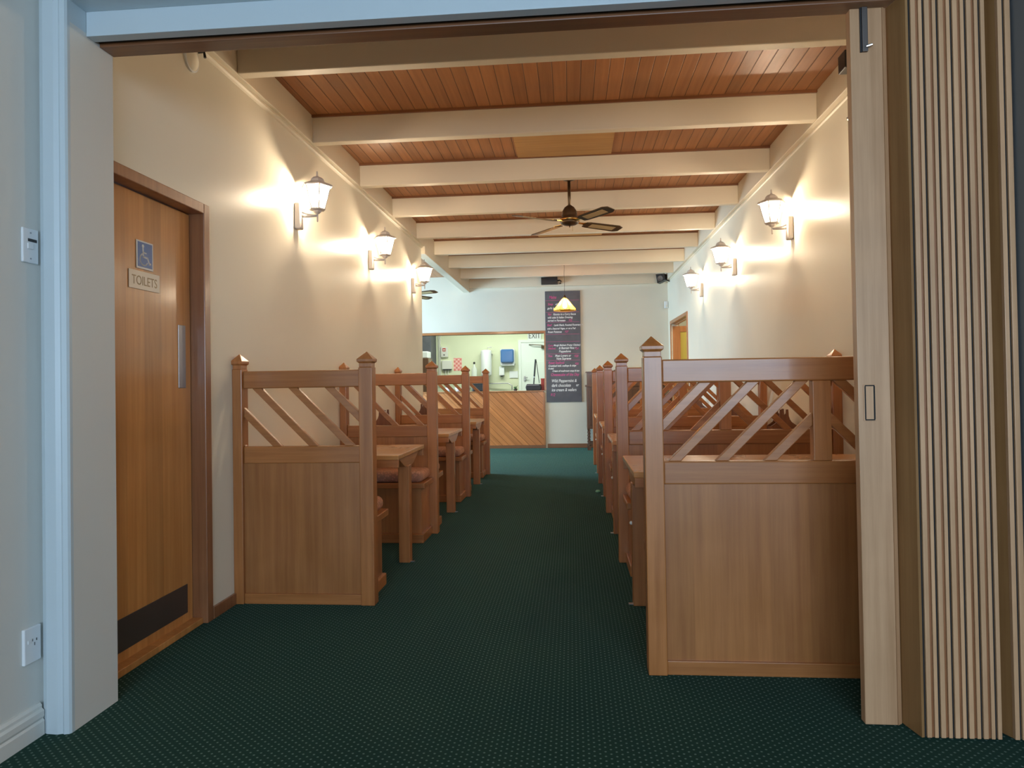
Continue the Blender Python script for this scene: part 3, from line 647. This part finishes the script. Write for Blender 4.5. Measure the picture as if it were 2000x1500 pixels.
# chalkboard
cb = thing('chalkboard', 'tall narrow chalkboard menu with pink and white handwriting on the far wall', 'chalkboard', (-.137, YF-.003, .81))
cbw, cbh = .62, 1.962
MB().box(-cbw/2, cbw/2, -.018, 0, 0, cbh).build('board', 'slate', cb, bevel=.003)
m = MB(); yy = -.0188
for z in (1.795, 1.585, 1.41, 1.195, 1.065, .850, .735, .0):
    if z: m.box(-cbw/2+.01, cbw/2-.02, yy, -.018, z, z+.004)
m.build('ruled_lines', 'chalkp', cb)
T = [  # text, size, colour, x, z
 ('Mains', .075, 'p', -.24, 1.83), ('Soup', .055, 'p', -.26, 1.715), ('of the day with', .05, 'w', -.13, 1.715), ('garlic bread', .05, 'w', -.27, 1.645), ('$12', .05, 'p', .12, 1.645),
 ('Veg', .055, 'p', -.27, 1.535), ('Risotto in a Curry Sauce', .05, 'w', -.17, 1.535), ('with salad & Italian Dressing,', .048, 'w', -.27, 1.480), ('served w Parmesan', .05, 'w', -.27, 1.425), ('$22', .05, 'p', .10, 1.425),
 ('Beef', .055, 'p', -.28, 1.345), ('Lamb Shank, Roasted Rosemary +', .046, 'w', -.16, 1.345), ('with a Seasonal Veges, or on a Bed', .044, 'w', -.28, 1.285), ('Roast Potatoes', .05, 'w', -.27, 1.225), ('$27', .05, 'p', .03, 1.225),
 ('Curry', .046, 'p', -.27, .985), ('Murgh Makhani (Butter Chicken)', .044, 'w', -.17, .990), ('(Medium)', .042, 'p', -.27, .935), ('& Basmati Rice +', .056, 'w', -.08, .935), ('Poppadoms', .056, 'w', -.08, .877), ('$24', .052, 'p', .20, .925),
 ('Pizza', .046, 'p', -.27, .800), ('Meat Lovers or', .056, 'w', -.15, .800), ('Vege Supreme', .056, 'w', -.13, .748), ('$20', .056, 'p', .19, .790),
 ('Roast Seafood', .060, 'p', -.27, .675), ('$25', .050, 'p', .20, .655), ('Crumbed hoki, scallops & chips', .048, 'w', -.27, .625), ('& salad', .040, 'w', -.27, .580), ('Cream of mushroom soup & bun', .044, 'w', -.20, .535),
 ('Cheesecake of the Day', .066, 'p', -.23, .462), ('Wild Peppermint &', .076, 'w', -.22, .350), ('dark chocolate', .076, 'w', -.22, .270), ('or', .07, 'w', .21, .275), ('ice cream & wafers', .076, 'w', -.22, .190), ('$12', .07, 'p', -.24, .105)]
for col, mm in (('w', 'chalkw'), ('p', 'chalkp')):
    for s_, sz, c_, x, z in T:
        if c_ == col: text('chalk_writing', s_, sz, mm, cb, (x, -.0182, z), shear=.25, ext=.0006, sx=.80 if sz < .07 else .74, bold=.0012)

# boxes and devices on far wall
o = MB().box(-.143, .143, -.10, 0, -.062, .062).build('cabinet', 'black', None, bevel=.004, loc=(-.36, 12.26, 2.945)); 
t = thing('wall_projector_box', 'small black box under the far ceiling beam with a hooked cable', 'wall box', (-.36, 12.255, 2.94)); o.parent = t; o.location = (0, 0, 0)
MB().tube([(.143, -.04, .0), (.18, -.04, .01), (.205, -.04, -.01), (.20, -.04, -.045), (.17, -.04, -.05)], .012).build('cable', 'black', t, smooth=True)
t = thing('wall_speaker', 'dark wall speaker in the far right ceiling corner', 'speaker', (1.56, 12.05, 2.90), math.radians(-25))
MB().prism([(-.08, .078), (.075, .078), (.085, -.03), (-.055, -.078)], -.07, .07, 'Y').build('cabinet', 'black', t, bevel=.006)
MB().lathe([(.05, 0), (.046, .004), (.012, .001), (0, .004)], 20).build('driver', 'kick', t, loc=(0, -.071, 0)).rotation_euler = (PI/2, 0, 0)
MB().tube([(.06, .03, -.02), (.15, .10, -.05)], .010).build('bracket', 'black', t)
t = thing('wall_speaker', 'dark box on the right ceiling girder behind the nearest beam', 'speaker', (1.597, 4.04, 2.95))
MB().box(-.053, .053, -.05, .05, -.05, .05).build('cabinet', 'black', t, bevel=.005)
MB().box(.02, .053, -.01, .01, .05, .075).build('bracket', 'black', t)
t = thing('motion_sensor', 'small white motion sensor in the far right corner', 'sensor', (1.665, 12.30, 2.48))
MB().prism([(-.034, 0), (.034, 0), (.026, -.034), (-.026, -.034)], -.06, .06, 'Z').build('housing', 'white', t, bevel=.006)
MB().box(-.020, .020, -.036, -.033, -.045, -.005).build('lens', 'offw', t, bevel=.003)

# ------------------------------------------------------------------ far right door
d2 = bpy.data.objects.new('door_2', None); C.objects.link(d2); d2.location = (XR, 11.17, 0); struct(d2, 'orange timber doorway with open door at the far end of the right wall')
m = MB(); m.box(-.014, .13, -.87, -.81, 0, 2.17); m.box(-.014, .13, .81, .87, 0, 2.17); m.box(-.014, .13, -.81, .81, 2.115, 2.17); m.box(.05, .07, -.81, .81, 2.095, 2.115)
m.build('door_frame', 'woodZ', d2, bevel=.004)
lf = MB(); lf.box(.02, .15, .80, .84, .01, 2.08); lf.box(.62, .75, .80, .84, .01, 2.08); lf.box(.15, .62, .80, .84, 1.98, 2.08); lf.box(.15, .62, .80, .84, .01, .25)
lf = lf.build('door_leaf', wood('far_door_timber', (.62, .25, .08), (.45, .16, .05), 'Z'), d2, bevel=.003)
MB().box(.15, .62, .812, .828, .25, 1.98).build('door_panel', 'orange', lf)['label'] = 'yellow-green inner panel'

# ------------------------------------------------------------------ sideboard
t = thing('sideboard', 'tall dark carved sideboard with barley-twist legs against the far wall', 'sideboard', (.93, 12.06, 0))
x0, x1 = -.69, .64
MB().box(x0, x1, -.20, .22, 1.315, 1.335).build('top_shelf', 'sideb', t, bevel=.003)
MB().box(x0+.02, x1-.02, -.18, .21, 1.10, 1.315).build('upper_case', 'sideb', t, bevel=.003)
MB().prism([(-.32, 1.335), (-.22, 1.345), (-.12, 1.385), (-.03, 1.42), (.06, 1.385), (.16, 1.345), (.26, 1.335)], .16, .20, 'Y').build('crest', 'sideb', t, bevel=.002)
MB().box(x0-.01, x1+.01, -.22, .22, 1.075, 1.105).build('middle_shelf', 'sideb', t, bevel=.003)
MB().box(x0+.01, x1-.01, -.20, .21, .36, 1.075).build('lower_case', 'sideb', t, bevel=.003)
for i in range(3):
    xa = x0+.05+i*.41; MB().box(xa, xa+.37, -.208, -.198, .42, 1.02).build('door', 'sideb', t, bevel=.006)
    MB().box(xa+.04, xa+.33, -.192, -.178, 1.14, 1.28).build('drawer', 'sideb', t, bevel=.006)
for xa in (x0+.04, x1-.04):
    for ya in (-.17, .18):
        m = MB(); zz_ = 0
        for ph in (0, PI):
            m.tube([(xa+.014*math.cos(ph+q*1.15), ya+.014*math.sin(ph+q*1.15), .06+q*.020) for q in range(15)], .014, 8)
        m.box(xa-.03, xa+.03, ya-.03, ya+.03, 0, .07); m.build('leg', 'sideb', t)
MB().box(x0+.03, x1-.03, -.185, -.155, .095, .125).build('stretcher', 'sideb', t); MB().box(x0+.03, x1-.03, .165, .195, .095, .125).build('stretcher', 'sideb', t)

# ------------------------------------------------------------------ kitchen things
kd = bpy.data.objects.new('door_3', None); C.objects.link(kd); kd.location = (-.70, KY, 0); struct(kd, 'white kitchen door seen through the servery hatch')
MB().box(-.40, .48, -.030, 0, 0, 2.04).build('door_leaf', 'kdoor', kd, bevel=.002)
m = MB(); m.box(-.46, -.40, -.045, 0, 0, 2.10); m.box(-.40, .55, -.045, 0, 2.04, 2.10); m.build('door_frame', 'kdoor', kd, bevel=.003)
MB().box(-.30, .10, -.034, -.030, 1.02, 1.62).build('door_panel', 'kdoor', kd, bevel=.002)
m = MB(); m.box(-.34, -.31, -.06, -.030, 1.20, 1.30); m.tube([(-.325, -.05, 1.27), (-.325, -.085, 1.27), (-.26, -.085, 1.27)], .012); m.build('door_handle', 'steel', kd)
m = MB(); m.box(.05, .26, -.085, -.030, 1.90, 1.97); m.tube([(.08, -.085, 1.97), (-.12, -.10, 1.985), (-.22, -.045, 1.99)], .009); m.build('door_closer', 'bronze', kd)
t = thing('exit_sign', 'white EXIT sign with dark letters above the white kitchen door', 'sign', (-.80, KY, 2.19))
MB().box(-.15, .15, -.03, 0, -.09, .09).build('plate', 'white', t, bevel=.003)
text('lettering', 'EXIT', .16, 'black', t, (0, -.031, -.06), align='CENTER', sx=.8)
t = thing('towel_dispenser', 'blue translucent paper towel dispenser on the kitchen wall', 'dispenser', (-1.395, KY, 1.55))
MB().box(-.165, .165, -.12, 0, .0, .355).build('case', 'white', t, bevel=.03, seg=4)
MB().box(-.145, .145, -.215, -.10, .045, .345).build('cover', 'tblue', t, bevel=.04, seg=4, smooth=False)['label'] = 'smoky blue cover'
MB().box(-.15, .15, -.15, -.05, -.015, .025).build('paper_slot', 'white', t, bevel=.008)
t = thing('water_heater', 'white cylindrical water heater on the kitchen wall', 'water heater', (-1.86, KY-.14, 1.31))
MB().lathe([(0, 0), (.09, .004), (.115, .02), (.118, .05), (.118, .54), (.11, .565), (.06, .58), (0, .582)], 28).build('tank', 'white', t, smooth=True)
MB().box(-.123, .123, -.02, .01, .47, .49).box(-.125, .125, .0, .13, .47, .49).build('strap', 'steel', t)
MB().tube([(.03, 0, .58), (.03, 0, .63), (.12, .03, .64)], .009).tube([(-.05, 0, 0), (-.05, 0, -.12)], .009).tube([(.05, 0, 0), (.05, 0, -.15)], .009).build('pipe', 'steel', t)
MB().box(.06, .09, -.13, -.11, .06, .09).build('tap_knob', 'steel', t)
t = thing('soap_dispenser', 'small white soap dispenser below the blue towel dispenser', 'dispenser', (-1.53, KY, 1.30))
MB().box(-.058, .058, -.10, 0, .02, .22).build('case', 'white', t, bevel=.015, seg=3); MB().box(-.02, .02, -.09, -.04, -.005, .02).build('spout', 'black', t, bevel=.004)
t = thing('wall_phone', 'grey control box with a red label high on the kitchen wall', 'control box', (-2.81, KY, 1.75))
MB().box(-.075, .085, -.06, 0, 0, .225).build('case', 'offw', t, bevel=.01); MB().box(-.035, .035, -.063, -.060, .13, .20).build('label_plate', 'red', t); MB().box(-.022, .022, -.066, -.063, .15, .175).build('label_field', 'white', t); MB().box(-.015, .015, -.067, -.06, .04, .06).build('button', 'black', t)
t = thing('switchboard', 'pale green fuse box on the kitchen wall left of the checked poster', 'fuse box', (-2.75, KY, 1.48))
MB().box(-.115, .115, -.07, 0, 0, .195).build('case', 'offw', t, bevel=.01); MB().box(-.09, .09, -.065, -.01, -.018, .0).build('terminal_strip', 'black', t); MB().tube([(-.04, -.03, -.018), (-.04, -.03, -.14)], .008).tube([(.02, -.03, -.018), (.02, -.03, -.14)], .008).build('cable', 'offw', t)
o = MB().box(-.092, .092, -.004, 0, 0, .285).build('checked_poster', 'check', None, loc=(-2.518, KY, 1.445)); tag(o, 'red and pink checked poster on the kitchen wall', 'poster')
o = MB().tube([(-2.93, KY-.02, 2.9), (-2.93, KY-.02, 1.1)], .012).tube([(-2.90, KY-.02, 2.3), (-2.90, KY-.02, 1.1)], .010).build('conduit', 'offw'); tag(o, 'grey vertical conduit pipes on the kitchen wall beside the boxes', 'pipe')
o = MB().box(-.095, .095, -.02, 0, 0, .15).build('notice_card', 'white', None, bevel=.003, loc=(-1.27, KY, 1.265)); tag(o, 'pale blank card right of the soap dispenser in the kitchen', 'card')
o = MB().box(-3.45, -2.995, KY-.60, KY-.02, 0, 2.30).build('tall_cabinet', 'slate', None, bevel=.01); tag(o, 'tall grey-blue cabinet at the far left of the kitchen hatch view', 'cabinet')
o = MB().box(-3.42, -2.96, KY-1.05, KY-.65, 0, 1.70).build('low_cabinet', 'sideb', None, bevel=.01); tag(o, 'dark brown unit under the white tub at the left of the kitchen', 'cabinet')
o = MB().box(-3.40, -2.975, KY-1.02, KY-.70, 1.70, 1.845).build('storage_tub', 'white', None, bevel=.02); tag(o, 'white tub standing on the dark unit at the far left of the kitchen', 'tub')
# kitchen bench against the back wall with sink tap
t = thing('kitchen_bench', 'pale kitchen bench along the kitchen back wall behind the hatch', 'counter', (-1.6, KY-.33, 0))
MB().box(-1.30, .40, -.30, .30, .88, .92).build('bench_top', 'steel', t, bevel=.004); MB().box(-1.28, .38, -.27, .30, 0, .88).build('cabinet', 'white', t)
MB().tube([(-.45, .25, .92), (-.45, .25, 1.13), (-.35, .25, 1.15), (.22, .20, 1.15), (.30, .18, 1.10), (.30, .16, 1.0)], .012).build('tap_pipe', 'steel', t, smooth=True)
o = thing('soap_bottle', 'clear pump bottle with a black top by the kitchen wall', 'bottle', (-2.12, KY-.2, .922)); MB().lathe([(.0, 0), (.06, 0), (.065, .15), (.06, .55), (.02, .62), (.018, .66), (0, .66)], 18).build('body', 'bottle', o, smooth=True); MB().lathe([(.022, .66), (.022, .70), (0, .71)], 12).build('pump', 'black', o)
# on the servery ledge
ZS = 1.018
t = thing('dustpan_set', 'black long-handled dustpan and brush standing on the servery ledge', 'dustpan', (-.68, YF+.15, ZS))
MB().prism([(-.13, .0), (.13, .0), (.14, .05), (.125, .115), (-.12, .12), (-.145, .06)], -.08, .10, 'Y').build('pan', 'black', t, bevel=.012)
MB().box(-.13, .10, -.088, -.08, .095, .102).build('lip', 'steel', t)
MB().tube([(.0, .0, .11), (.012, .0, .25)], .011).tube([(.012, 0, .25), (.040, 0, .56)], .015).build('handle', 'black', t)
MB().tube([(.05, .02, .54), (.10, .02, .13)], .006).build('brush_handle', 'black', t)
MB().tube([(.0105, .0, .235), (.0135, .0, .262)], .0135).build('collar', 'white', t)
t = thing('red_canister', 'red tin at the right end of the servery ledge', 'canister', (-.520, YF+.29, ZS)); MB().box(-.035, .030, -.06, .06, 0, .205).build('tin', 'red', t, bevel=.006); MB().box(-.037, .032, -.062, .062, .19, .215).build('lid', 'red', t, bevel=.003)
t = thing('herb_pot', 'tiny potted herb on the servery ledge', 'plant', (-1.01, YF+.15, ZS)); MB().lathe([(.028, 0), (.036, .03), (.034, .034), (0, .034)], 16).build('pot', 'pot', t)
m = MB()
for i in range(16):
    a = i*2.4; r = .025+.03*random.random(); z = .05+.05*random.random(); m.tube([(0, 0, .03), (r*math.cos(a)*.6, r*math.sin(a)*.6, z*.8), (r*math.cos(a), r*math.sin(a), z)], [.002, .006, .001], 5)
m.build('leaves', 'leaf', t)
t = thing('serving_tray', 'low dark blue-black crate on the servery ledge behind the farthest left partition', 'crate', (-1.67, YF+.15, ZS)); MB().box(-.11, .13, -.1, .1, 0, .14).build('body', 'black', t, bevel=.01); MB().box(-.12, .14, -.11, .11, .125, .142).build('rim', 'black', t, bevel=.004)
og = 'white bowls on the servery ledge'
wb = MB().lathe([(.03, 0), (.05, .02), (.075, .075), (.070, .075), (.045, .024), (0, .018)], 20).build('bowl', 'white', None, smooth=True, loc=(-2.21, YF+.12, ZS)); tag(wb, 'leftmost white bowl on the servery ledge seen through slats', 'bowl', og)
for x, l in ((-2.04, 'middle white bowl on the servery ledge seen through slats'), (-1.885, 'white bowl next to the dark crate on the servery ledge')):
    c_ = wb.copy(); C.objects.link(c_); c_.location.x = x; c_['label'] = l
o = MB().lathe([(0, 0), (.022, .004), (.028, .014), (.018, .026), (0, .028)], 9).build('paper_scrap', 'green', None, loc=(.256, 7.386, 0)); tag(o, 'small crumpled pale green scrap on the carpet beside the right booths', 'paper scrap')
